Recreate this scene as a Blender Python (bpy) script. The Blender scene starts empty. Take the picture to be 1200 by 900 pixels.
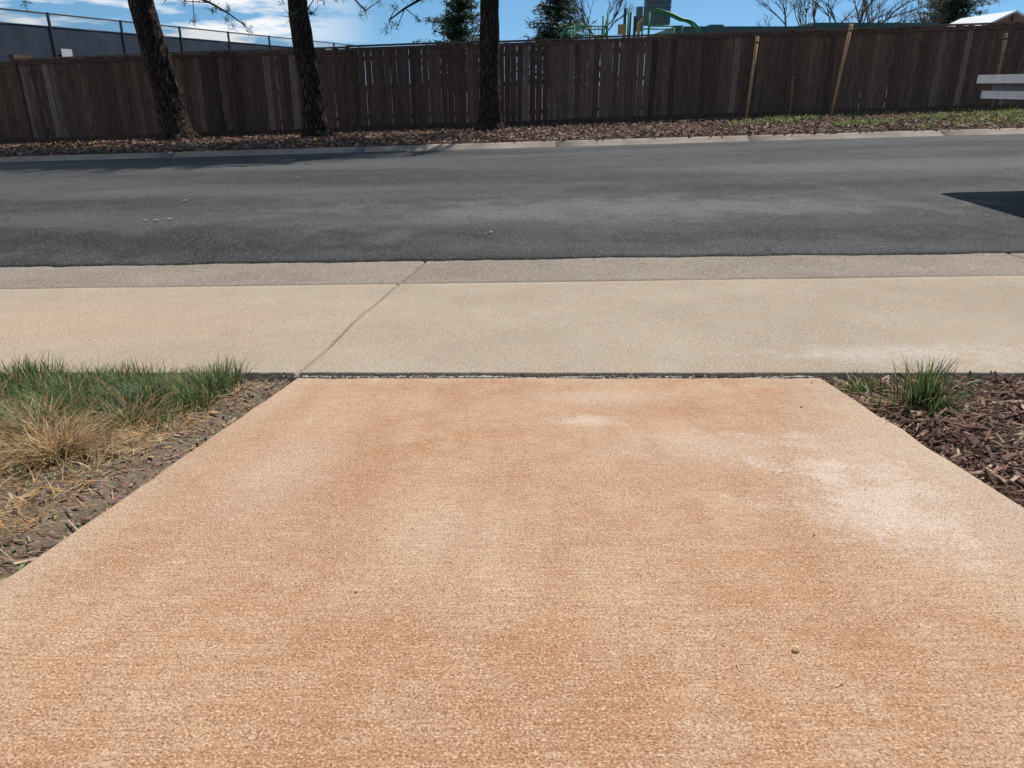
import bpy, math, random
import numpy as np
from mathutils import Vector, noise, Matrix
R = random.Random(7)
sc = bpy.context.scene
col = sc.collection

# ---------------------------------------------------------------- terrain
PY = [-300,-30,-.5,0,2.02,3.22,3.9,5.5,7.5,9.5,12.3,12.42,12.62,18,26,60,4000]
PZ = [.4,.4,.365,.293,0,-.028,-.075,-.055,-.045,-.075,-.165,-.15,-.073,-.091,-.2,-.25,-.3]
SY = [-30,2.02,3.2,3.9,12.5,18,4000]
SS = [0,0,.0135,.0144,.027,.0335,.0335]
def H(x,y):
    return float(np.interp(y,PY,PZ)+np.interp(y,SY,SS)*max(-22,min(22,x)))
def WL(y): return -.617-(2.02-y)*.049     # walkway left edge
def WR(y): return .887-(2.02-y)*.049
def nz(x,y,z=0): return noise.noise(Vector((x,y,z)))

# ---------------------------------------------------------------- node helpers
class G:
    def __init__(s,name,rough=.85,spec=.3):
        s.m=bpy.data.materials.new(name); s.m.use_nodes=True
        s.nt=s.m.node_tree; s.b=s.nt.nodes['Principled BSDF']
        s.b.inputs['Roughness'].default_value=rough
        s.b.inputs['Specular IOR Level'].default_value=spec
        s.tc=s.nt.nodes.new('ShaderNodeTexCoord').outputs['Object']
    def set(s,sock,v):
        if isinstance(v,bpy.types.NodeSocket): s.nt.links.new(v,sock)
        elif v is not None:
            if hasattr(sock.default_value,'__len__') and not hasattr(v,'__len__'): v=[v]*len(sock.default_value)
            if hasattr(v,'__len__') and len(v)==3 and len(sock.default_value)==4: v=(*v,1)
            sock.default_value=v
    def map(s,scale=(1,1,1),loc=(0,0,0),rot=(0,0,0),vec=None):
        n=s.nt.nodes.new('ShaderNodeMapping'); s.set(n.inputs[0],vec or s.tc)
        n.inputs['Scale'].default_value=scale; n.inputs['Location'].default_value=loc; n.inputs['Rotation'].default_value=rot
        return n.outputs[0]
    def noise(s,scale,detail=3,rough=.55,vec=None,dist=0,color=False):
        n=s.nt.nodes.new('ShaderNodeTexNoise'); s.set(n.inputs['Vector'],vec or s.tc)
        n.inputs['Scale'].default_value=scale; n.inputs['Detail'].default_value=detail
        n.inputs['Roughness'].default_value=rough; n.inputs['Distortion'].default_value=dist
        return n.outputs['Color' if color else 'Fac']
    def voro(s,scale,vec=None,feature='F1',out='Distance'):
        n=s.nt.nodes.new('ShaderNodeTexVoronoi'); n.feature=feature; s.set(n.inputs['Vector'],vec or s.tc)
        n.inputs['Scale'].default_value=scale; return n.outputs[out]
    def rng(s,v,a,b,c=0,d=1):
        n=s.nt.nodes.new('ShaderNodeMapRange'); s.set(n.inputs[0],v)
        for i,q in enumerate((a,b,c,d)): n.inputs[i+1].default_value=q
        return n.outputs[0]
    def math(s,op,a,b=None):
        n=s.nt.nodes.new('ShaderNodeMath'); n.operation=op; s.set(n.inputs[0],a)
        if b is not None: s.set(n.inputs[1],b)
        return n.outputs[0]
    def mix(s,f,a,b,mode='MIX'):
        n=s.nt.nodes.new('ShaderNodeMix'); n.data_type='RGBA'; n.blend_type=mode
        s.set(n.inputs[0],f); s.set(n.inputs[6],a); s.set(n.inputs[7],b); return n.outputs[2]
    def vadd(s,a,b,scale=1):
        n=s.nt.nodes.new('ShaderNodeVectorMath'); n.operation='MULTIPLY_ADD'
        s.set(n.inputs[0],b); n.inputs[1].default_value=(scale,)*3; s.set(n.inputs[2],a); return n.outputs[0]
    def sep(s,v=None):
        n=s.nt.nodes.new('ShaderNodeSeparateXYZ'); s.set(n.inputs[0],v or s.tc); return n.outputs
    def blob(s,x,y,rx,ry,n,amp=.35):
        """soft irregular stain centred on a ground point, n = shared noise"""
        o=s.sep()
        dx=s.math('DIVIDE',s.math('SUBTRACT',o[0],x),rx); dy=s.math('DIVIDE',s.math('SUBTRACT',o[1],y),ry)
        d=s.math('SQRT',s.math('ADD',s.math('MULTIPLY',dx,dx),s.math('MULTIPLY',dy,dy)))
        d=s.math('ADD',d,s.rng(n,.3,.7,-amp,amp))
        return s.rng(d,1.0,.2,0,1)
    def attr(s,name='Col'):
        n=s.nt.nodes.new('ShaderNodeAttribute'); n.attribute_name=name; return n.outputs['Color']
    def bump(s,h,strength=.5,dist=.01):
        n=s.nt.nodes.new('ShaderNodeBump'); n.inputs['Strength'].default_value=strength
        n.inputs['Distance'].default_value=dist; s.set(n.inputs['Height'],h)
        s.nt.links.new(n.outputs[0],s.b.inputs['Normal'])
    def base(s,c): s.set(s.b.inputs['Base Color'],c)

def plain(name,c,rough=.6,var=.15,scale=8,spec=.35,metal=0):
    g=G(name,rough,spec)
    f=g.noise(scale,3)
    g.base(g.mix(g.rng(f,.3,.7),[q*(1-var) for q in c],[min(1,q*(1+var)) for q in c]))
    g.b.inputs['Metallic'].default_value=metal
    return g.m

def mat_walk():
    g=G('rust_stained_concrete',.92,.15)
    big=g.noise(2.6,4,.65); med=g.noise(10,4,.72); fine=g.noise(380,1,.6); f2=g.noise(150,2,.7)
    c=g.mix(g.rng(big,.38,.62),(.490,.300,.178),(.385,.200,.102))
    c=g.mix(g.rng(med,.42,.64,0,.55),c,(.51,.36,.245))
    dr=g.noise(1,4,.65,vec=g.map((8,1.3,1)))               # stain drawn along the slope
    c=g.mix(g.rng(dr,.46,.66,0,.55),c,(.36,.178,.088))
    br=g.noise(1,2,.6,vec=g.map((16,240,1)))              # broom finish
    b2=g.noise(1,3,.6,vec=g.map((4,46,1)))
    c=g.mix(g.rng(br,.46,.64,0,.32),c,(.27,.13,.066))
    c=g.mix(g.rng(b2,.5,.68,0,.14),c,(.32,.16,.08))
    c=g.mix(g.rng(br,.44,.32,0,.2),c,(.62,.45,.31))
    o=g.sep()
    skew=g.math('SUBTRACT',o[0],g.math('MULTIPLY',g.math('SUBTRACT',o[1],2.02),.049))
    wv=g.rng(med,.3,.7,-.07,.07)
    eL=g.rng(g.math('ADD',skew,wv),-.63,-.50,.5,0)
    eR=g.rng(g.math('ADD',skew,wv),.66,.92,0,.7)
    c=g.mix(eL,c,(.47,.37,.27)); c=g.mix(eR,c,(.48,.395,.305))
    eT=g.rng(g.math('ADD',o[1],wv),1.90,2.06,0,.55)
    c=g.mix(eT,c,(.46,.375,.29))
    rag=g.math('ADD',g.math('MULTIPLY',med,.6),g.math('MULTIPLY',f2,.4))
    for (x,y,rx,ry,a) in ((.60,1.08,.19,.26,.58),(.66,1.3,.2,.3,.3),(.42,1.36,.30,.16,.3),(.175,1.56,.11,.05,.5),(.22,1.78,.22,.10,.3),(-.42,1.2,.14,.4,.22),(-.1,.95,.2,.2,.15)):
        c=g.mix(g.math('MULTIPLY',g.blob(x,y,rx,ry,rag,1.1),a),c,(.64,.55,.46))
    c=g.mix(g.rng(fine,.55,.71,0,.65),c,(.70,.55,.41))
    c=g.mix(g.rng(fine,.46,.30,0,.75),c,(.16,.072,.036))
    c=g.mix(g.rng(f2,.62,.76,0,.35),c,(.64,.50,.37))
    c=g.mix(g.rng(f2,.40,.28,0,.35),c,(.24,.12,.06))
    g.base(c)
    h=g.math('ADD',g.math('MULTIPLY',fine,.8),g.math('MULTIPLY',br,.6))
    g.bump(h,.8,.0034)
    return g.m
def mat_side():
    g=G('sidewalk_concrete',.92,.15)
    big=g.noise(1.6,4,.65); med=g.noise(7,4,.72); fine=g.noise(190,2,.6)
    c=g.mix(g.rng(big,.37,.63),(.405,.328,.25),(.34,.268,.198))
    c=g.mix(g.rng(med,.46,.66,0,.5),c,(.41,.285,.18))
    c=g.mix(g.math('MULTIPLY',g.blob(-1.7,2.6,1.6,.5,med,.5),.7),c,(.44,.315,.215))
    c=g.mix(g.math('MULTIPLY',g.blob(1.2,2.2,.5,.12,med,.6),.5),c,(.52,.46,.39))
    c=g.mix(g.rng(fine,.55,.70,0,.5),c,(.60,.54,.45))
    c=g.mix(g.rng(fine,.46,.31,0,.7),c,(.15,.11,.08))
    g.base(c); br=g.noise(1,2,.6,vec=g.map((6,120,1)))
    g.bump(g.math('ADD',fine,g.math('MULTIPLY',br,.6)),.7,.005); return g.m
def mat_gutter():
    g=G('gutter_concrete',.92,.15)
    big=g.noise(1.9,4,.65); fine=g.noise(95,3,.72)
    c=g.mix(g.rng(big,.35,.65),(.29,.235,.185),(.225,.178,.138))
    c=g.mix(g.rng(fine,.53,.66,0,.7),c,(.48,.43,.37))
    c=g.mix(g.rng(fine,.46,.36,0,.75),c,(.08,.063,.05))
    g.base(c); g.bump(fine,.9,.008); return g.m
def mat_asphalt():
    g=G('asphalt',.85,.22)
    big=g.noise(.5,4,.6,vec=g.map((.45,1.5,1))); med=g.noise(2.2,5,.75); fine=g.noise(80,3,.8)
    c=g.mix(g.rng(big,.41,.60),(.032,.031,.031),(.074,.072,.070))
    c=g.mix(g.rng(med,.45,.7,0,.5),c,(.095,.091,.086))
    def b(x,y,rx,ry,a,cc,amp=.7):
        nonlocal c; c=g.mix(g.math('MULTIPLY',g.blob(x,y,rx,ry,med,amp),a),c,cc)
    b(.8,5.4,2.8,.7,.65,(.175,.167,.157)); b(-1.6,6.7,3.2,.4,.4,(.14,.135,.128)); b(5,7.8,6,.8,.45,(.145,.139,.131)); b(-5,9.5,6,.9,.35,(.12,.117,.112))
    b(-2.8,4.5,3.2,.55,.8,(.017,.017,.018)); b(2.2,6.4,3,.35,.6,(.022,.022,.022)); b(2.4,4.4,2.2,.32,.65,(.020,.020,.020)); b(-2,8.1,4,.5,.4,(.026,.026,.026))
    c=g.mix(g.rng(fine,.55,.66,0,.65),c,(.23,.22,.205))
    c=g.mix(g.rng(fine,.46,.36,0,.75),c,(.008,.008,.008))
    v=g.vadd(g.tc,g.noise(2.2,3,.6,color=True),.7)
    cr=g.rng(g.voro(.42,vec=v,feature='DISTANCE_TO_EDGE'),.0,.006,1,0)
    cr=g.math('MULTIPLY',cr,g.rng(big,.50,.58))
    c=g.mix(g.math('MULTIPLY',cr,.6),c,(.012,.012,.012))
    g.base(c); g.bump(fine,.9,.009)
    return g.m
def mat_soil(name,a,b,k=2.4):
    g=G(name,.95,.15)
    n=g.noise(30,5,.7); c=g.mix(g.rng(n,.35,.68),a,b)
    c=g.mix(g.rng(g.noise(140,2,.7),.55,.7,0,.6),c,[min(1,q*k) for q in b])
    g.base(c); g.bump(n,1,.02); return g.m
def mat_attr(name,rough=.8,transl=0,scale=40,spec=.25,bumpd=0,stretch=(1,1,1),lo=.55,hi=1.35):
    g=G(name,rough,spec); a=g.attr()
    n=g.noise(scale,2,.65,vec=g.map(stretch))
    c=g.mix(1,a,g.mix(g.rng(n,.3,.7),(lo,)*3,(hi,)*3),'MULTIPLY')
    g.base(c)
    if bumpd: g.bump(n,.8,bumpd)
    if transl:
        t=g.nt.nodes.new('ShaderNodeBsdfTranslucent'); g.nt.links.new(c,t.inputs[0])
        mx=g.nt.nodes.new('ShaderNodeMixShader'); mx.inputs[0].default_value=transl
        g.nt.links.new(g.b.outputs[0],mx.inputs[1]); g.nt.links.new(t.outputs[0],mx.inputs[2])
        g.nt.links.new(mx.outputs[0],g.nt.nodes['Material Output'].inputs[0])
    return g.m

# ---------------------------------------------------------------- mesh helpers
class MB:
    def __init__(s): s.v=[];s.f=[];s.c=[]
    def face(s,pts,c=(1,1,1)):
        i=len(s.v); s.v+= [tuple(p) for p in pts]; s.f.append(tuple(range(i,i+len(pts)))); s.c+=[c]*len(pts)
    def box(s,cx,cy,cz,sx,sy,sz,c=(1,1,1),M=None):
        i=len(s.v)
        for dz in (-.5,.5):
            for dx,dy in ((-.5,-.5),(.5,-.5),(.5,.5),(-.5,.5)):
                p=Vector((dx*sx,dy*sy,dz*sz))
                if M: p=M@p
                s.v.append((cx+p.x,cy+p.y,cz+p.z)); s.c.append(c)
        for q in ((3,2,1,0),(4,5,6,7),(0,1,5,4),(1,2,6,5),(2,3,7,6),(3,0,4,7)): s.f.append(tuple(i+k for k in q))
    def tube(s,pts,rads,n=8,c=(1,1,1),rid=0,seed=0):
        pts=[Vector(p) for p in pts]; base=len(s.v)
        up=Vector((.13,.9,.2)).normalized()
        for k,p in enumerate(pts):
            d=(pts[min(k+1,len(pts)-1)]-pts[max(k-1,0)]).normalized()
            a=d.cross(up)
            if a.length<.05: a=d.cross(Vector((1,0,0)))
            a.normalize(); b=d.cross(a)
            for j in range(n):
                t=2*math.pi*j/n; r=rads[k]
                if rid: 
                    r*=1+rid*(abs(nz(math.cos(t)*4+seed,math.sin(t)*4,p.z*.9))*2-.4)+rid*.6*nz(math.cos(t)*11+seed,math.sin(t)*11,p.z*4)
                q=p+a*(math.cos(t)*r)+b*(math.sin(t)*r); s.v.append(tuple(q)); s.c.append(c)
        for k in range(len(pts)-1):
            for j in range(n):
                a0=base+k*n+j; a1=base+k*n+(j+1)%n
                s.f.append((a0,a1,a1+n,a0+n))
        s.f.append(tuple(base+j for j in reversed(range(n)))); s.f.append(tuple(base+(len(pts)-1)*n+j for j in range(n)))
    def obj(s,name,mat,smooth=False,parent=None):
        me=bpy.data.meshes.new(name); me.from_pydata(s.v,[],s.f)
        at=me.color_attributes.new('Col','FLOAT_COLOR','POINT')
        arr=np.ones((len(s.v),4),dtype=np.float32); arr[:,:3]=np.array(s.c,dtype=np.float32).reshape(-1,3)
        at.data.foreach_set('color',arr.ravel())
        if smooth: me.polygons.foreach_set('use_smooth',[True]*len(me.polygons))
        me.materials.append(mat); me.update()
        o=bpy.data.objects.new(name,me); col.objects.link(o)
        if parent: o.parent=parent
        return o
def empty(name):
    e=bpy.data.objects.new(name,None); col.objects.link(e); return e
def sheet(name,P,us,vs,mat,thick=.1,smooth=True,parent=None):
    mb=MB(); nu=len(us); nv=len(vs)
    for v in vs:
        for u in us:
            mb.v.append(tuple(P(u,v))); mb.c.append((1,1,1))
    for j in range(nv-1):
        for i in range(nu-1):
            a=j*nu+i; mb.f.append((a,a+1,a+nu+1,a+nu))
    if thick:
        ring=[i for i in range(nu)]+[j*nu+nu-1 for j in range(1,nv)]+[(nv-1)*nu+i for i in range(nu-2,-1,-1)]+[j*nu for j in range(nv-2,0,-1)]
        b=len(mb.v)
        for r in ring:
            x,y,z=mb.v[r]; mb.v.append((x,y,z-thick)); mb.c.append((1,1,1))
        L=len(ring)
        for k in range(L): mb.f.append((ring[k],b+k,b+(k+1)%L,ring[(k+1)%L]))
    return mb.obj(name,mat,smooth,parent)

# ---------------------------------------------------------------- ground and paving
xs=sorted(set([-4000,-1500,-500,-200,-100,-60,-40]+list(range(-30,31,2))+[40,60,100,200,500,1500,4000]))
ys=sorted(set([-300,-100,-30,-10,-3,-.5,0,1,2.02,3.22,3.9,5.5,7.5,9.5,12.3,12.5,12.62,13.5,14.5,15.5,16.5,18,19,22,26,35,45,60,90,150,300,800,2000,4000]))
M_ground=mat_soil('bark_mulch_ground',(.055,.032,.022),(.115,.068,.047))
sheet('ground',lambda x,y:(x,y,H(x,y)-(.1 if y<12.6 else 0)+ (0.02*nz(x,y) if 13<y<18 else 0)),xs,ys,M_ground,0)

M_walk=mat_walk(); M_side=mat_side(); M_gut=mat_gutter(); M_asph=mat_asphalt()
NU=300
ue=[0,.002,.005]+[.005+.99*i/NU for i in range(1,NU)]+[.995,.998,1]
def Pw(u,y):
    e=min(u,1-u)*1.5; l=WL(y)+.006*nz(y*7,3)+.003*nz(y*31,3); r=WR(y)+.006*nz(y*7,9)+.003*nz(y*31,8)
    chipd=.002+.007*abs(nz(u*22,2))+.005*abs(nz(u*70,2))+.014*max(0,nz(u*6,5)-.25)
    edge=max(0,min(1,e/.014, (2.003-y)/.014)); dz=-.010*(1-edge)**2
    return (l+(r-l)*u,y-chipd*(1 if y>1.988 else (.5 if y>1.97 else 0)),H(0,y)+dz+.0015*nz(u*6,y*4))
sheet('walkway',Pw,ue,[-.5+i*.05 for i in range(0,49)]+[1.93,1.96,1.98,1.99,1.996,2.001],M_walk,.12)
sw=empty('sidewalk')
k0=-.615
def JX(v,k): return .115*(v**1.25)+.012*nz(v*3,k*1.7)
for k in range(-9,10):
    a=k0+3.05*k+.0035; b=k0+3.05*(k+1)-.0035
    near=abs(k)<2; nn=300 if near else 40
    def Ps(u,v,a=a,b=b,k=k):
        y=2.012+ (3.222-2.012)*v
        x=a+(b-a)*u+JX(v,k)*(1-u)+JX(v,k+1)*u
        if v<.001: y+= .005*abs(nz(x*14,0,5))+.004*abs(nz(x*45,1,5))
        e=min(u,1-u)*3; edge=min(1,e/.014,v*1.2/.014+.35)
        return (x,y,H(x,y)+.009*(1-min(1,v/.25))+.002-.006*(1-edge)**2+.0015*nz(x*3,y*3))
    sheet('slab',Ps,[0,.002,.0032]+[i/nn for i in range(1,nn)]+[.9968,.998,1],[0,.006,.012]+[i/24 for i in range(1,25)],M_side,.1,parent=sw)
    def Pg(u,v,a=a,b=b,k=k):
        y=3.226+.72*v; x=a+(b-a)*u+.045*v+JX(1,k)*(1-u)+JX(1,k+1)*u
        e=min(u,1-u)*3; edge=min(1,e/.014)
        return (x,y,H(x,y)-.001-.006*(1-edge)**2-.004*math.sin(v*math.pi)+.002*nz(x*4,y*6))
    sheet('gutter',Pg,[0,.002,.005]+[i/30 for i in range(1,30)]+[.995,.998,1],[i/10 for i in range(11)],M_gut,.1,parent=sw)
M_grit=mat_soil('joint_dirt',(.085,.065,.048),(.19,.145,.11),1.6)
def Pd(u,v):
    y=1.9+2.1*v; return (u,y,H(u,y)-.009-(.010 if v<.06 else 0)-(.010 if v>.6 else 0))
sheet('joint_dirt',Pd,[i*.5 for i in range(-40,41)],[0,.04,.055,.07,.2,.4,.58,.6286,.64,.7,.8,.9,.9524,1],M_grit,0)
M_peb=mat_attr('pebbles',.85,0,90)
g=G('crumbled_mortar',.95,.1); n=g.noise(60,3,.7); g.base(g.mix(g.rng(n,.38,.54),(.05,.042,.033),(.41,.38,.33))); g.bump(n,1,.010)
def Pm(u,v):
    x=-.60+1.46*u; p=nz(x*4,11)+.24
    ww=max(.001,.005+.013*max(0,p)+.006*nz(x*25,2))
    y=2.008+(v-.5)*2*ww; return (x,y,H(0,y)+.002*math.sin(v*math.pi)-.006+.012*max(-.25,min(.5,p))+.003*nz(x*60,v*3))
sheet('joint_mortar',Pm,[i/300 for i in range(301)],[0,.2,.4,.6,.8,1],g.m,.01)
mb=MB()
for i in range(420):
    x=R.uniform(-.6,.86); y=2.006+R.gauss(0,.008)
    if R.random()<.6: x=R.choice([-.55,-.3,.28,.42,.62])+R.gauss(0,.06)
    s=R.uniform(.0015,.0045); t=R.uniform(.2,.6)
    c=(.38,.35,.29) if R.random()<.5 else (t*.3,t*.24,t*.18)
    mb.box(x,y,H(x,y)+s*.2,s*R.uniform(1,2),s,s*.7,c,Matrix.Rotation(R.uniform(0,3),3,'Z')@Matrix.Rotation(R.uniform(0,1),3,'X'))
mb.obj('joint_gravel',M_peb)
mb=MB()
for i in range(80):
    y=R.uniform(.3,3.9); x=R.uniform(-1,1)*(.5+y*.7)
    if y<2.03 and not (WL(y)+.03<x<WR(y)-.03): continue
    s=R.choice([.0012,.0015,.002,.003]); c=R.choice([(.5,.42,.3),(.2,.13,.08),(.15,.1,.06),(.6,.5,.38),(.35,.33,.3)])
    mb.box(x,y,H(0 if y<2 else x,y)+s*.3+.001,s*R.uniform(1,2.2),s,s*.7,c,Matrix.Rotation(R.uniform(0,3),3,'Z')@Matrix.Rotation(R.uniform(-.4,.4),3,'X'))
for (x,y,l) in ((.335,.60,.012),(.38,.72,.01),(.24,.63,.012)):
    mb.box(x,y,H(0,y)+.0012,l,.0014,.001,(.5,.36,.2),Matrix.Rotation(R.uniform(0,3),3,'Z'))
mb.tube([(.312,.66,H(0,.66)),(.313,.661,H(0,.66)+.003),(.314,.661,H(0,.66)+.006)],[.003,.0045,.002],7,(.75,.5,.26))
mb.obj('loose_pebbles',M_peb)

rv=[0,.004,.02]+[i/60 for i in range(2,61)]
rx=[-60,-45,-35,-28,-22]+[ -16+i*.04 for i in range(0,801)]+[18,22,28,35,45,60]
def Pr(x,v):
    y0=3.905+.03*nz(x*.6,1)+.026*nz(x*3,2)+.018*nz(x*12,3)+.012*nz(x*35,4); y=y0+(12.36-y0)*v
    return (x,y,H(x,y)+.014-(.012 if v==0 else (.003 if v<.005 else 0))+.006*nz(x*.5,y*.7)*min(1,v*10))
sheet('road',Pr,rx,rv,M_asph,.05)
K=G('kerb_concrete',.9,.2)
f=K.noise(60,3,.7); K.base(K.mix(K.rng(K.noise(1.4,4,.7),.35,.65),(.20,.165,.135),(.33,.275,.225)))
K.bump(f,.6,.01)
kb=empty('kerb')
for k in range(-14,14):
    a=.7+3.05*k; b=a+3.044
    sheet('kerb_section',lambda u,y,a=a,b=b:(a+(b-a)*u,y,H(a+(b-a)*u,y)+.010+.006*nz(u*5,y*9,k)),[i/8 for i in range(9)],[12.37,12.42,12.5,12.56,12.60],K.m,.12,parent=kb)
sheet('far_path',lambda x,y:(x,y,H(x,y)+.03),[-20,-16,-13,-12,-11.2],[15.6,16.2,16.8,17.2],K.m,.1)

# ---------------------------------------------------------------- near beds
M_bedL=mat_soil('dry_soil',(.105,.074,.050),(.21,.155,.108)); M_bedR=mat_soil('dark_mulch_soil',(.045,.028,.02),(.10,.062,.042))
def Zbed(x,y):
    e=min(abs(x-WL(y)),abs(x-WR(y)),abs(2.012-y)*1.0)
    k=min(1,e/.10)
    return H(x,y)-.018*(1-k)-.004+.014*nz(x*5,y*5)*k+.008*nz(x*17,y*17)*k+ .012*k*(x<0)
bedy=[-.5+i*.0251 for i in range(0,100)]+[2.006]
sheet('soil_bed',lambda u,y:(WL(y)+.004-(u**2)*9,y,Zbed(WL(y)-(u**2)*9,y)),[i/90 for i in range(91)],bedy,M_bedL,.1)
sheet('mulch_bed',lambda u,y:(WR(y)-.004+(u**2)*9,y,Zbed(WR(y)+(u**2)*9,y)),[i/90 for i in range(91)],bedy,M_bedR,.1)

def chip(mb,x,y,z,l,w,c,tilt=.5):
    Mx=Matrix.Rotation(R.uniform(0,6.28),3,'Z')@Matrix.Rotation(R.gauss(0,tilt),3,'Y')@Matrix.Rotation(R.gauss(0,tilt),3,'X')
    i=len(mb.v); mb.box(x,y,z,l,w,w*R.uniform(.25,.6),c,Mx)
    for j in R.sample(range(8),3):
        vx=Vector(mb.v[i+j]); mb.v[i+j]=tuple(vx.lerp(Vector((x,y,z)),R.uniform(.25,.6)))
def chipcol():
    t=R.random()
    if t<.5: b=(.12,.062,.042)
    elif t<.82: b=(.20,.112,.076)
    else: b=(.36,.25,.18)
    k=R.uniform(.6,1.3); return tuple(q*k for q in b)
M_chip=mat_attr('shredded_bark',.85,0,120)
mb=MB()
for i in range(9500):
    y=R.uniform(.2,2.0); x=WR(y)+ (R.random()**1.5)*1.8+.006
    l=R.choice([.012,.02,.03,.045,.06])*R.uniform(.7,1.3); w=R.uniform(.003,.009)
    chip(mb,x,y,Zbed(x,y)+R.uniform(0,.018)*min(1,(x-WR(y))/.05+.2),l,w,chipcol(),.3)
mb.obj('bark_mulch',M_chip)
mb=MB()
for i in range(4200):
    y=R.uniform(.3,2.0); x=WL(y)-(R.random()**1.7)*1.6-.006
    l=R.choice([.004,.008,.014,.03])*R.uniform(.7,1.3); w=R.uniform(.002,.006)
    c=chipcol() if R.random()<.4 else tuple(q*R.uniform(.5,1.2) for q in (.34,.25,.16))
    chip(mb,x,y,Zbed(x,y)+R.uniform(0,.008),l,w,c,.3)
mb.obj('garden_debris',M_chip)

M_leaf=mat_attr('dead_leaf',.7,.25,60)
mb=MB()
def leaf(x,y,z,s,c):
    a=R.uniform(0,6.28); ca,sa=math.cos(a),math.sin(a); cv=R.uniform(.1,.4)
    P=[(-1,0),(-.5,.38),(.1,.45),(.6,.28),(1,0),(.6,-.28),(.1,-.45),(-.5,-.38)]
    pts=[(x+s*(px*ca-py*sa),y+s*(px*sa+py*ca),z+s*(cv*abs(py)*1.5+cv*.4*px*px+.1)) for px,py in P]
    ctr=(x,y,z+s*.05)
    for i in range(8): mb.face([ctr,pts[i],pts[(i+1)%8]],c)
for i in range(34):
    y=R.uniform(.9,1.95); x=WL(y)-R.uniform(.03,.6); leaf(x,y,Zbed(x,y)+.008,R.uniform(.006,.016),R.choice([(.45,.30,.16),(.36,.22,.12),(.5,.40,.28)]))
leaf(-.735,1.72,Zbed(-.735,1.72)+.006,.013,(.7,.66,.58)); leaf(-.79,1.08,Zbed(-.79,1.08)+.006,.02,(.48,.3,.15)); leaf(.83,1.93,H(0,1.93)+.003,.008,(.5,.3,.15))
for i in range(7):
    y=R.uniform(4.5,11); x=R.uniform(-1,.9)*y*.6; leaf(x,y,H(x,y)+.02,R.uniform(.015,.025),R.choice([(.3,.2,.12),(.4,.3,.18)]))
for (x,y) in ((-2.6,6.1),(-2.1,7.6),(-2.35,5.2),(-2.42,5.15),(-2.5,5.17)): leaf(x,y,H(x,y)+.02,.03,(.42,.32,.2))
mb.obj('dead_leaves',M_leaf)

# ---------------------------------------------------------------- grass
def blades(mb,x,y,z,h,w,lean,az,c0,c1,droop=1.0,n=4):
    ax=(math.cos(az),math.sin(az)); ph=az+math.pi/2+R.uniform(-.5,.5); wx,wy=math.cos(ph),math.sin(ph)
    i=len(mb.v); 
    for k in range(n+1):
        t=k/n; L=lean*(t**(1+droop*.8)); zz=h*(t-.35*droop*lean/h*t*t*.5 if h>0 else 0)
        px=x+ax[0]*L; py=y+ax[1]*L; pz=z+max(zz,.002*t)
        ww=w*(1-t**1.6)*.5+.0002
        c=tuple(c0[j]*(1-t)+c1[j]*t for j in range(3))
        mb.v+=[(px-wx*ww,py-wy*ww,pz),(px+wx*ww,py+wy*ww,pz)]; mb.c+=[c,c]
        if k: 
            b=i+2*(k-1); mb.f.append((b,b+1,b+3,b+2))
M_grass=mat_attr('grass_blades',.5,.4,25,spec=.35)
def green():
    k=R.uniform(.6,1.45); t=R.random()
    b=(.095,.165,.045) if t<.5 else ((.06,.115,.045) if t<.78 else (.18,.24,.085))
    return tuple(q*k for q in b)
def straw():
    k=R.uniform(.6,1.3); b=R.choice([(.54,.38,.19),(.66,.51,.30),(.38,.25,.12),(.55,.30,.11)]); return tuple(q*k for q in b)
mb=MB(); cnt=0
while cnt<12500:
    y=R.uniform(1.42,2.0); x=-R.uniform(.72,2.9)
    if x>WL(y)-.08-.05*nz(y*6,2): continue
    lim=1.56+.17*nz(x*3,5)+ (0.10 if x>-.95 else -.04)
    if y<lim and R.random()>.10: continue
    if y>1.972+.03*nz(x*9,4): continue
    if nz(x*8,y*8,3)<-.24: continue
    cnt+=1
    h=R.uniform(.025,.072)*(1+.7*nz(x*6,y*6,8)); c=green() if R.random()<.9 else straw()
    c1=straw() if R.random()<.14 else tuple(q*1.3 for q in c)
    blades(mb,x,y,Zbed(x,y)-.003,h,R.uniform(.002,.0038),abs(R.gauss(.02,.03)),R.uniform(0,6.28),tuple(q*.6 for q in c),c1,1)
for i in range(20000):
    y=R.uniform(.7,1.97); x=WL(y)-.06-R.random()*1.5
    m=nz(x*4,y*4,11)+ .30*(1-abs(y-1.45)/.45)
    if m<.02 and R.random()>.16: continue
    c=straw(); h=R.uniform(.006,.036)
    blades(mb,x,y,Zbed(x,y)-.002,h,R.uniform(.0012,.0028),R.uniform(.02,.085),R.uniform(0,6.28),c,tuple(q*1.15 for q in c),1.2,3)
for (cx,cy,r,n,g_) in ((-.88,1.30,.05,750,.03),(-.98,1.42,.06,600,.2),(-1.1,1.33,.06,500,.1),(-.84,1.5,.05,380,.45),(-1.2,1.5,.07,500,.5),(-.95,1.12,.045,300,.02),(-1.05,1.55,.06,500,.75),(-.87,1.66,.05,500,.88),(-1.35,1.38,.06,400,.2),(-1.1,1.72,.08,600,.9),(-.80,1.80,.035,300,.92)):
    for i in range(n):
        a=R.uniform(0,6.28); q=abs(R.gauss(0,r)); x=cx+math.cos(a)*q; y=cy+math.sin(a)*q
        c=green() if R.random()<g_ else straw()
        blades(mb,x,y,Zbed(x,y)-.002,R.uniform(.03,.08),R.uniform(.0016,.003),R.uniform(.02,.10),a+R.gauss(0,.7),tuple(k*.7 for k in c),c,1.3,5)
mb.obj('grass',M_grass)

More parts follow.
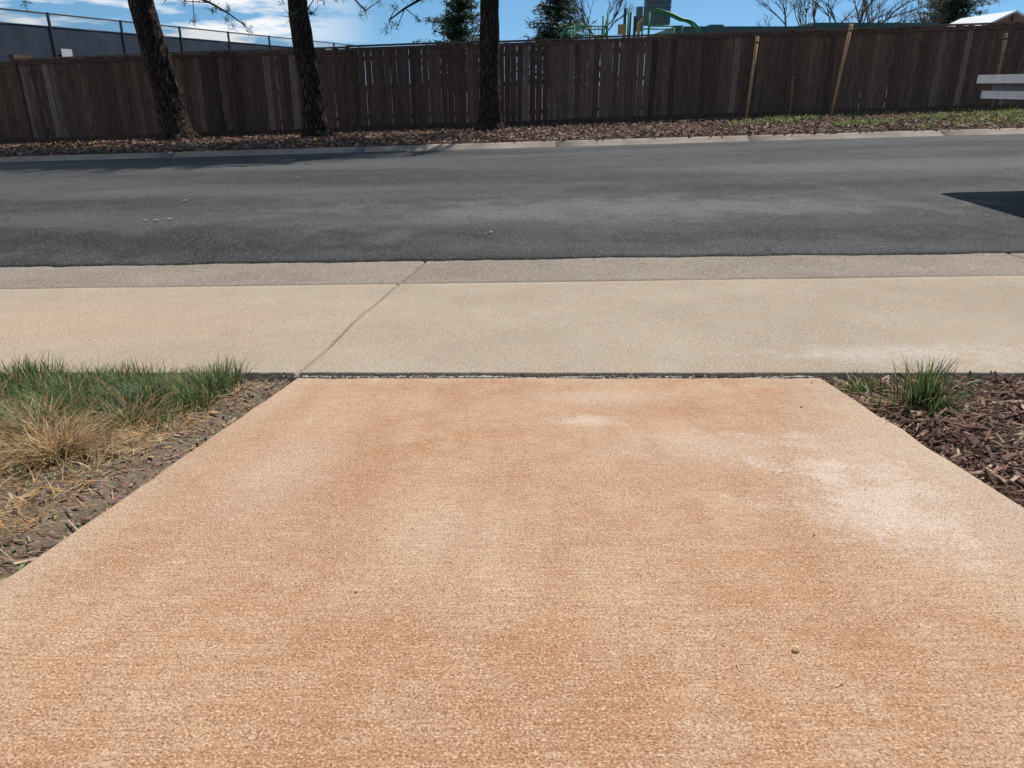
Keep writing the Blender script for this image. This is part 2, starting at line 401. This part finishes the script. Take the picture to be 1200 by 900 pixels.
def tuft(name,cx,cy,r,n,h):
    mb=MB()
    for i in range(n):
        a=R.uniform(0,6.28); q=abs(R.gauss(0,r)); x=cx+math.cos(a)*q; y=cy+math.sin(a)*q
        x=max(x,WR(y)+.02); y=min(y,1.99)
        c=straw() if R.random()<.10 else green()
        hh=h*R.uniform(.35,1.05)*(1-q/r*.18); ln=hh*R.uniform(.05,1.0)*(.4+q/r*.6)
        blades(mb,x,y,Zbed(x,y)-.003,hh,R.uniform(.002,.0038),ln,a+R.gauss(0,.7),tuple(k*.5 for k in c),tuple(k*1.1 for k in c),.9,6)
    for i in range(n//3):
        a=R.uniform(0,6.28); q=abs(R.gauss(0,r*1.3)); x=cx+math.cos(a)*q; y=cy+math.sin(a)*q; c=straw()
        blades(mb,x,y,Zbed(x,y)+.008,R.uniform(.01,.03),.0022,R.uniform(.03,.09),a,c,c,1,3)
    return mb.obj(name,M_grass)
tuft('grass_tuft',1.0,1.68,.055,460,.15)
tuft('grass_tuft.001',.93,1.86,.032,200,.075)

# ---------------------------------------------------------------- fence
M_wood=mat_attr('weathered_fence_wood',.85,0,6,spec=.15,bumpd=.004,stretch=(9,9,.7))
def fence(name,x0,x1,y,h,seed=0):
    e=empty(name); mb=MB(); x=x0
    while x<x1:
        w=.135; gap=R.uniform(.002,.006)
        if R.random()<.13: gap=R.uniform(.008,.014)
        k=R.uniform(.75,1.25)*(1.15+.3*nz(x*.35,seed)); c=(.125*k,.080*k,.058*k)
        t=R.random()
        if t<.10: c=(.19*k,.14*k,.11*k)
        elif t<.20: c=(.085*k,.056*k,.044*k)
        zb=H(x,y)+.03+R.uniform(-.01,.015); hh=h-.06+R.uniform(-.012,.012)
        mb.box(x+w/2,y+R.uniform(-.007,.007),zb+hh/2,w,.019,hh,c,Matrix.Rotation(R.gauss(0,.0018),3,'Y')); x+=w+gap
    mb.obj('pickets',M_wood,parent=e)
    mb=MB(); x=x0; 
    while x<x1:
        L=min(2.44,x1-x); k=R.uniform(.8,1.2); c=(.135*k,.088*k,.064*k)
        z=H(x+L/2,y)+R.uniform(-.012,.012); sl=math.atan((H(x+L,y)-H(x,y))/L); Mx=Matrix.Rotation(-sl,3,'Y')
        mb.box(x+L/2,y+.01,z+h+.01,L-.004,.13,.036,(.18,.13,.10),Mx)
        mb.box(x+L/2,y-.022,z+h-.06,L-.006,.02,.075,c,Mx)
        for q in (.3,h*.52,h-.25): mb.box(x+L/2,y+.032,z+q,L-.01,.04,.088,(.12,.08,.06),Mx)
        mb.box(x,y+.10,z+h/2-.03,.09,.09,h,(.12,.08,.06))
        mb.box(x+L/2,y-.02,z+.06,L-.005,.018,.12,(.10,.062,.045),Mx)
        x+=2.44
    mb.obj('rails_and_posts',M_wood,parent=e)
fence('wooden_fence',-10.95,34,18,1.76,1)
fence('wooden_fence',-40,-11.0,18.7,1.76,4)
mb=MB(); mb.box(-10.98,18.3,H(-10.98,18)+.93,.12,.7,1.86,(.12,.08,.055)); mb.obj('fence_return',M_wood)
def stake(x,y,h,lean,c=(.46,.29,.15)):
    mb=MB(); z=H(x,y)
    mb.tube([(x,y,z-.1),(x+lean*.5,y+.08,z+h*.5),(x+lean,y+.16,z+h)],[.036,.036,.035],8,c)
    mb.box(x+lean*.97,y+.155,z+h*.93,.085,.085,.03,(.08,.06,.05))
    mb.obj('wooden_stake',M_wood,True)
stake(5.15,17.5,1.66,.10); stake(7.0,17.5,1.84,.22); stake(6.13,17.6,.95,.03,(.2,.13,.08)); stake(10.5,17.5,1.55,.05,(.25,.17,.11))

mb=MB()
for i in range(15500):
    y=12.60+5.2*R.random()**1.1; x=R.uniform(-13,14)
    c=chipcol() if R.random()<.82 else tuple(q*R.uniform(.7,1.3) for q in (.36,.25,.18))
    chip(mb,x,y,H(x,y)+.012+R.uniform(0,.02),R.uniform(.04,.11),R.uniform(.015,.035),c,.35)
mb.obj('bark_mulch',M_chip)
mb=MB()
for i in range(14000):
    x=R.uniform(4,16); y=R.uniform(12.8,17.7)
    if nz(x*.7,y*1.1,4)+(x-7.5)*.05 + .4*nz(x*3,y*3,9)<.16: continue
    c=R.choice([(.17,.24,.05),(.11,.17,.05),(.25,.31,.09)]); k=R.uniform(.7,1.3)
    blades(mb,x,y,H(x,y),R.uniform(.05,.13),.024,R.uniform(.02,.09),R.uniform(0,6.28),tuple(q*k for q in c),tuple(q*k*1.2 for q in c),1,2)
mb.obj('weeds',M_grass)

# ---------------------------------------------------------------- trees
g=G('pine_bark',.92,.15)
v=g.vadd(g.map((1,1,.28)),g.noise(7,2,color=True),.06)
cr=g.voro(17,vec=v,feature='DISTANCE_TO_EDGE'); n=g.noise(26,4,.7)
c=g.mix(g.rng(cr,.0,.22),(.016,.012,.010),(.085,.058,.045)); c=g.mix(g.rng(n,.5,.72,0,.6),c,(.17,.125,.10)); g.base(c)
g.bump(g.math('ADD',g.rng(cr,0,.25),g.math('MULTIPLY',n,.5)),1,.05); M_bark=g.m
M_need=mat_attr('needle_foliage',.6,.2,3)
def needles(mb,p,s,n,c0=(.045,.075,.03),wd=.055):
    kk=R.uniform(.6,1.4)
    for i in range(n):
        d=Vector((R.gauss(0,1),R.gauss(0,1),R.gauss(0,.8)+.15)).normalized()*s*R.uniform(.6,1.2)
        a=d.orthogonal().normalized()*s*wd; k=R.uniform(.6,1.5)*kk; c=(c0[0]*k,c0[1]*k,c0[2]*k)
        o=Vector(p)+Vector((R.gauss(0,s*.25),R.gauss(0,s*.25),R.gauss(0,s*.25)))
        mb.face([o-a,o+a,o+d],c)
def pine(x,y,r,h,lx,ly,low=2.6,seed=0):
    e=empty('pine_tree'); z0=H(x,y)-.08; mb=MB(); pts=[];rad=[]
    N=110
    def ax(zz): q=min(zz,4)+.25*max(0,zz-4); return x+lx*q+.05*nz(zz*.6,seed)*min(1,zz)
    for i in range(N+1):
        t=i/N; zz=h*(t**1.35)
        pts.append((ax(zz),y+ly*zz,z0+zz)); rad.append(r*(1-.88*zz/h)*(1+.55*math.exp(-zz/.22)))
    mb.tube(pts,rad,44,(1,1,1),.12,seed)
    for k in range(6):
        a=k*1.05+R.uniform(-.3,.3); 
        mb.tube([(x+math.cos(a)*r*.6,y+math.sin(a)*r*.6,z0+.30),(x+math.cos(a)*r*1.25,y+math.sin(a)*r*1.25,z0+.12),(x+math.cos(a)*r*1.9,y+math.sin(a)*r*1.9,z0+.03)],[r*.34,r*.28,r*.08],8,(1,1,1))
    mb.obj('trunk',M_bark,True,e)
    lm=MB(); fo=MB(); nb=60
    for k in range(nb):
        if k<5: zz=low+.35*k
        else: zz=5.2+(h-5.4)*((k-5)/(nb-5))**.95
        f=max(0,zz-5)/(h-5)
        a=k*2.4+seed; L=(2.9*(1-f)**.45*(.7+.3*min(1,f*4))+.4)*R.uniform(.75,1.1)
        b=Vector((ax(zz),y+ly*zz,z0+zz)); P=[];Q=[]
        for j in range(7):
            t=j/6; P.append(b+Vector((math.cos(a)*L*t,math.sin(a)*L*t,.24*L*t-(.42 if k<5 else .2)*L*t*t+.06*nz(k,j)))); Q.append(.055*(1-t*.85)*(1-.5*zz/h)+.006)
        lm.tube(P,Q,6)
        for j in range(1 if k>=5 else 3,7):
            for q in range(5 if k>=5 else 3):
                w=Vector((R.gauss(0,.32),R.gauss(0,.32),R.gauss(.02,.2)))
                if k>=5: needles(fo,P[j]+w,.30,10,wd=.20)
                else: needles(fo,P[j]+w*.8,.16,16)
                if q<2: lm.tube([P[j],P[j]+w],[.012,.005],4)
    lm.obj('limbs',M_bark,True,e); fo.obj('needles',M_need,False,e)
pine(-7.1,16.8,.29,11.6,-.115,0,2.9,1)
pine(-3.95,16.0,.22,10.6,-.055,0,2.6,5)
pine(-.45,16.5,.22,11.2,.0,0,2.65,9)
def conifer(x,y,h,w,seed):
    e=empty('conifer_tree'); z0=H(x,y); tr=MB(); fo=MB()
    tr.tube([(x,y,z0-.1),(x,y,z0+h*.5),(x,y,z0+h*.97)],[h*.025,h*.016,.02],8)
    for k in range(int(h*42)):
        t=R.random()**1.1; zz=h*(.08+.92*t); a=R.uniform(0,6.28); rr=(w*(1-t)**.75+.12)*(.5+.55*R.random())*(1+.5*nz(zz*1.3,seed,a*.5))
        b=Vector((x,y,z0+zz)); tip=b+Vector((math.cos(a)*rr,math.sin(a)*rr,.12*rr+R.uniform(-.1,.25)))
        if k%2==0: tr.tube([b,tip],[.035,.01],4)
        for j in range(4):
            p=b.lerp(tip,.25+.75*j/3); needles(fo,p,.34,9,(.045,.075,.04),.14)
    tr.obj('trunk',M_bark,True,e); fo.obj('needles',M_need,False,e)
conifer(-3.7,60,7.9,3.6,1); conifer(3.4,62,8.0,4.2,2); conifer(33,62,9.2,4.4,3); conifer(43,64,9.2,4.2,4); conifer(38.5,75,9.4,4,6)
M_twig=plain('bare_twigs',(.13,.095,.075),.9,.25)
def bare(x,y,h,seed):
    mb=MB(); rr=random.Random(seed)
    def br(p,d,L,r,dep):
        q=p+d*L; m=(p+q)/2+Vector((rr.gauss(0,.05),rr.gauss(0,.05),0))*L
        mb.tube([p,m,q],[r,r*.8,r*.6],4 if dep<3 else 5)
        if dep==0: return
        for i in range(3 if dep>1 else 4):
            nd=(d+Vector((rr.gauss(0,.5),rr.gauss(0,.5),rr.gauss(.12,.25)))).normalized(); br(p.lerp(q,rr.uniform(.45,1)),nd,L*rr.uniform(.6,.8),max(.008,r*.55),dep-1)
    z=H(x,y); br(Vector((x,y,z-.1)),Vector((0,0,1)),h*.34,h*.018,5)
    mb.obj('bare_tree',M_twig)
bare(6.9,62,10.5,3); bare(17.5,52,8,5); bare(20.5,55,10,6); bare(24,58,10.6,8); bare(22.5,51,8,11); bare(30,60,8.5,12)

# ---------------------------------------------------------------- tennis screen fence (left background)
cl=empty('chain_link_fence')
P0=Vector((-15.2,21.5)); P1=Vector((-8.3,46)); dr=(P1-P0).normalized(); P0=P0-dr*8
M_screen=plain('dark_windscreen_fabric',(.045,.06,.085),.8,.25,2)
M_steel=plain('galvanised_steel',(.08,.08,.085),.5,.2,spec=.4)
Lf=(P1-P0).length; top=2.80
def fp(t,z): q=P0+dr*t; return (q.x,q.y,z)
scr=MB(); nseg=60
for i in range(nseg):
    t0=Lf*i/nseg; t1=Lf*(i+1)/nseg
    scr.face([fp(t0,-.9),fp(t1,-.9),fp(t1,top-.36+.02*math.sin(i)),fp(t0,top-.36+.02*math.sin(i-1))])
scr.obj('windscreen',M_screen,parent=cl)
ps=MB(); t=0
while t<Lf:
    q=fp(t,0); ps.tube([(q[0],q[1],-1),(q[0],q[1],top+.03)],[.045,.045],8); t+=3.0
ps.tube([fp(0,top),fp(Lf,top)],[.025,.025],6); ps.tube([fp(0,top-.36),fp(Lf,top-.36)],[.015,.015],6)
t=-.5
while t<Lf:
    for s in (-1,1):
        a=fp(t+(.0 if s>0 else .45),top-.40); b=fp(t+(.45 if s>0 else 0),top); ps.tube([a,b],[.004,.004],3)
    t+=.11
ps.obj('posts_and_mesh',M_steel,parent=cl)
M_white=plain('white_paint',(.72,.72,.72),.5,.06)
sg=MB(); nn_=Vector((dr.y,-dr.x)); an=math.atan2(dr.y,dr.x)
for t in (9.3,12.4,17.0):
    q=fp(t,0); sg.box(q[0]+nn_.x*.05,q[1]+nn_.y*.05,1.70,.42,.012,.26,(1,1,1),Matrix.Rotation(an,3,'Z'))
sg.obj('signs',M_white,parent=cl)

# ---------------------------------------------------------------- playground
pg=empty('playground_structure')
M_gp=plain('green_painted_steel',(.025,.19,.07),.45,.15); M_slate=plain('slate_panel',(.13,.19,.21),.6,.12); M_yel=plain('yellow_plastic',(.38,.30,.10),.5,.1)
a=MB(); gy=40; gz=-.28
for (x,dy) in ((3,0),(3,2),(4.6,0),(4.6,2),(6.6,0),(6.6,2),(8.2,0),(8.2,2),(5.6,0)):
    a.tube([(x,gy+dy,gz),(x,gy+dy,gz+ (4.3 if 4.4<x<7 else 3.75))],[.05,.05],10)
for z in (2.9,3.3,3.7):
    for (xa,xb) in ((3,4.6),(6.6,8.2)):
        a.tube([(xa,gy,gz+z),(xb,gy,gz+z)],[.035,.035],8); a.tube([(xa,gy+2,gz+z),(xb,gy+2,gz+z)],[.035,.035],8)
for i in range(9): a.tube([(3.1+i*.18,gy,gz+2.9),(3.1+i*.18,gy,gz+3.7)],[.014,.014],5)
arc=[(8.2+1.0*math.sin(t*1.57),gy,gz+4.0-1.0*(1-math.cos(t*1.57))) for t in [i/8 for i in range(9)]]+[(9.6,gy,gz+.6),(10.3,gy,gz+.3)]
arc=[(6.9,gy,gz+4.45),(7.6,gy,gz+4.25)]+arc
a.tube(arc,[.055]*len(arc),8); a.tube([(p[0],p[1]+.6,p[2]) for p in arc],[.055]*len(arc),8)
a.tube([(2.4,gy,gz),(2.4,gy,gz+3.3),(2.6,gy,gz+3.6),(3,gy,gz+3.65)],[.05]*4,8)
a.obj('frame',M_gp,True,pg)
b=MB(); b.box(7.15,gy+1.2,gz+4.40,1.25,.5,1.2); 
for i in range(5): b.box(7.15,gy+.92,gz+3.95+i*.22,1.29,.03,.05)
b.box(7.15,gy+1.2,gz+5.04,1.4,.7,.08)
b.box(6.3,gy+1.3,gz+4.1,.3,.3,1.1)
b.obj('tower_panels',M_slate,parent=pg)
b=MB(); b.box(5.8,gy+1,gz+2.6,4.6,2.0,.1); b.box(5.3,gy-.05,gz+3.55,.4,.06,.45); b.tube([(6.1,gy,gz+2.7),(6.1,gy,gz+3.8),(6.3,gy,gz+4.0)],[.08,.08,.05],10)
b.obj('deck',M_yel,parent=pg)
M_blk=plain('dark_metal',(.04,.05,.05),.5,.1)
b=MB(); 
for x in (5.5,5.75,6.0): b.tube([(x,gy+.6,gz+2.3),(x,gy+.6,gz+4.6-(x-5.4)*.7)],[.07,.07],10)
b.obj('poles',M_blk,parent=pg)

bd=empty('school_building')
M_teal=plain('teal_metal_roof',(.05,.12,.12),.5,.12,3); M_wall=plain('tan_brick_wall',(.32,.24,.17),.85,.15,10); M_glass=plain('dark_window',(.03,.04,.05),.15,.1,spec=.6)
b=MB(); b.box(19,56,1.65,17,10,3.9); b.obj('walls',M_wall,parent=bd)
b=MB(); b.box(19,56,3.85,18.2,11.2,.5); b.box(23,56,4.28,8,7,.34); b.box(13.2,54,4.26,.9,.9,.3); b.obj('roof',M_teal,parent=bd)
b=MB()
for i in range(7): b.box(12.2+i*2.25,50.97,1.5,1.3,.05,1.2)
b.obj('windows',M_glass,parent=bd)
sh=empty('picnic_shelter'); b=MB()
def roofslab(b,x0,z0,x1,z1,y0,y1,t=.12):
    b.face([(x0,y0,z0),(x1,y0,z1),(x1,y1,z1),(x0,y1,z0)]); b.face([(x0,y0,z0-t),(x0,y1,z0-t),(x1,y1,z1-t),(x1,y0,z1-t)])
    b.face([(x0,y0,z0-t),(x1,y0,z1-t),(x1,y0,z1),(x0,y0,z0)]); b.face([(x0,y1,z0-t),(x0,y1,z0),(x1,y1,z1),(x1,y1,z1-t)]); b.face([(x0,y0,z0-t),(x0,y0,z0),(x0,y1,z0),(x0,y1,z0-t)])
roofslab(b,28.2,4.0,30.2,4.95,50,56); roofslab(b,32.2,4.0,30.2,4.95,50,56); b.obj('roof',M_white,parent=sh)
b=MB()
for x in (28.6,31.8):
    for y in (50.5,55.5): b.box(x,y,1.95,.2,.2,4.3)
b.tube([(28.4,50.3,4.05),(32,50.3,4.05)],[.08,.08],6); b.tube([(30.2,50.3,4.05),(30.2,50.3,4.8)],[.06,.06],6)
b.obj('posts',M_blk,parent=sh)

# ---------------------------------------------------------------- flatbed trailer (right, mostly out of frame)
tr=empty('flatbed_trailer')
M_tw=mat_attr('painted_boards',.55,0,14,spec=.4,stretch=(.4,1,1),lo=.85,hi=1.1)
zr=lambda x:H(x,5.2)+.014
x0,x1,y0,y1=3.60,7.6,4.28,6.22; zt=.83
b=MB(); W=(.66,.65,.63); Dk=(.22,.22,.23)
nb=12
for i in range(nb):
    yy=y0+(i+.5)*(y1-y0)/nb; b.box((x0+x1)/2,yy,zt-.015+R.uniform(-.002,.002),x1-x0,(y1-y0)/nb-.005,.03,W)
b.box((x0+x1)/2,y1+.012,zt-.01,x1-x0+.03,.024,.06,W); b.box((x0+x1)/2,y0-.012,zt-.01,x1-x0+.03,.024,.06,W)
b.box(x0-.012,(y0+y1)/2,zt-.01,.024,y1-y0-.01,.06,W)
b.box((x0+x1)/2+.06,(y0+y1)/2,zt-.065,x1-x0-.02,y1-y0-.10,.05,Dk)
b.box((x0+x1)/2+.01,(y0+y1)/2,zt-.120,x1-x0-.02,y1-y0-.02,.055,(.6,.6,.6))
b.box((x0+x1)/2+.08,y1-.1,zt-.17,x1-x0-.1,.05,.04,Dk); b.box((x0+x1)/2+.08,y0+.1,zt-.17,x1-x0-.1,.05,.04,Dk)
b.obj('deck',M_tw,parent=tr)
b=MB()
for yy in (y0+.3,(y0+y1)/2,y1-.3): b.box((x0+x1)/2+.5,yy,zt-.27,x1-x0-1.2,.07,.12,(.1,.1,.1))
b.box(5.8,(y0+y1)/2,.27,.08,1.6,.08,(.1,.1,.1))
for yy in (y0+.55,y1-.55): b.box(5.8,yy,.4,.9,.05,.2,(.1,.1,.1))
b.tube([(7.5,5.25,.5),(8.9,5.25,.45)],[.05,.04],8,(.1,.1,.1)); b.tube([(8.5,5.25,.45),(8.5,5.25,zr(8.5))],[.03,.03],8,(.1,.1,.1))
b.obj('chassis',M_tw,parent=tr)
M_tire=plain('tyre_rubber',(.03,.03,.03),.8,.1); 
for yy in (y0+.25,y1-.25):
    b=MB(); zc=zr(5.8)+.31; b.tube([(5.8,yy-.1,zc),(5.8,yy-.08,zc),(5.8,yy+.08,zc),(5.8,yy+.1,zc)],[.27,.31,.31,.27],32); b.obj('wheel',M_tire,True,tr)
    b=MB(); b.tube([(5.8,yy-.105,zc),(5.8,yy+.105,zc)],[.16,.16],20); b.obj('hub',M_white,False,tr)

# ---------------------------------------------------------------- light
AZ=math.radians(38); EL=math.radians(56)
sd=Vector((math.sin(AZ)*math.cos(EL),math.cos(AZ)*math.cos(EL),math.sin(EL)))
l=bpy.data.lights.new('sun','SUN'); l.energy=5.0; l.angle=math.radians(.5); l.color=(1,.965,.91)
lo=bpy.data.objects.new('sun',l); col.objects.link(lo); lo.rotation_euler=sd.to_track_quat('Z','Y').to_euler()
w=bpy.data.worlds.new('World'); sc.world=w; w.use_nodes=True; nt=w.node_tree
bg=nt.nodes['Background']; sky=nt.nodes.new('ShaderNodeTexSky'); sky.sky_type='NISHITA'; sky.sun_disc=False
sky.sun_elevation=EL; sky.sun_rotation=AZ; sky.air_density=1.0; sky.dust_density=.2; sky.ozone_density=1.6; sky.altitude=1600
tc=nt.nodes.new('ShaderNodeTexCoord')
va=nt.nodes.new('ShaderNodeVectorMath'); va.operation='MULTIPLY_ADD'; va.inputs[1].default_value=(1,1,1); va.inputs[2].default_value=(0,0,.13)
nt.links.new(tc.outputs['Generated'],va.inputs[0]); vn=nt.nodes.new('ShaderNodeVectorMath'); vn.operation='NORMALIZE'; nt.links.new(va.outputs[0],vn.inputs[0]); nt.links.new(vn.outputs[0],sky.inputs[0])
hs=nt.nodes.new('ShaderNodeHueSaturation'); hs.inputs['Saturation'].default_value=1.2; hs.inputs['Hue'].default_value=.488; nt.links.new(sky.outputs[0],hs.inputs['Color'])
mp=nt.nodes.new('ShaderNodeMapping'); mp.inputs['Scale'].default_value=(5,5,30); mp.inputs['Location'].default_value=(1.3,0,.2); nt.links.new(tc.outputs['Generated'],mp.inputs[0])
nn=nt.nodes.new('ShaderNodeTexNoise'); nn.inputs['Scale'].default_value=1; nn.inputs['Detail'].default_value=6; nn.inputs['Roughness'].default_value=.6; nt.links.new(mp.outputs[0],nn.inputs['Vector'])
r1=nt.nodes.new('ShaderNodeMapRange'); r1.inputs[1].default_value=.44; r1.inputs[2].default_value=.54; nt.links.new(nn.outputs['Fac'],r1.inputs[0])
sx=nt.nodes.new('ShaderNodeSeparateXYZ'); nt.links.new(tc.outputs['Generated'],sx.inputs[0])
r2=nt.nodes.new('ShaderNodeMapRange'); r2.inputs[1].default_value=-.16; r2.inputs[2].default_value=-.28; nt.links.new(sx.outputs[0],r2.inputs[0])
mm=nt.nodes.new('ShaderNodeMath'); mm.operation='MULTIPLY'; nt.links.new(r1.outputs[0],mm.inputs[0]); nt.links.new(r2.outputs[0],mm.inputs[1])
mx=nt.nodes.new('ShaderNodeMix'); mx.data_type='RGBA'; nt.links.new(mm.outputs[0],mx.inputs[0]); nt.links.new(hs.outputs[0],mx.inputs[6]); mx.inputs[7].default_value=(8.2,8.4,8.6,1)
nt.links.new(mx.outputs[2],bg.inputs[0]); bg.inputs[1].default_value=.115
sc.view_settings.view_transform='Standard'; sc.view_settings.look='None'; sc.view_settings.exposure=0

cam=bpy.data.cameras.new('camera'); co=bpy.data.objects.new('camera',cam); col.objects.link(co); sc.camera=co
cam.sensor_width=36; cam.lens=26.4; cam.clip_start=.02; cam.clip_end=9000
co.location=(0,0,.777); co.rotation_euler=(math.radians(90-21.7),0,0)
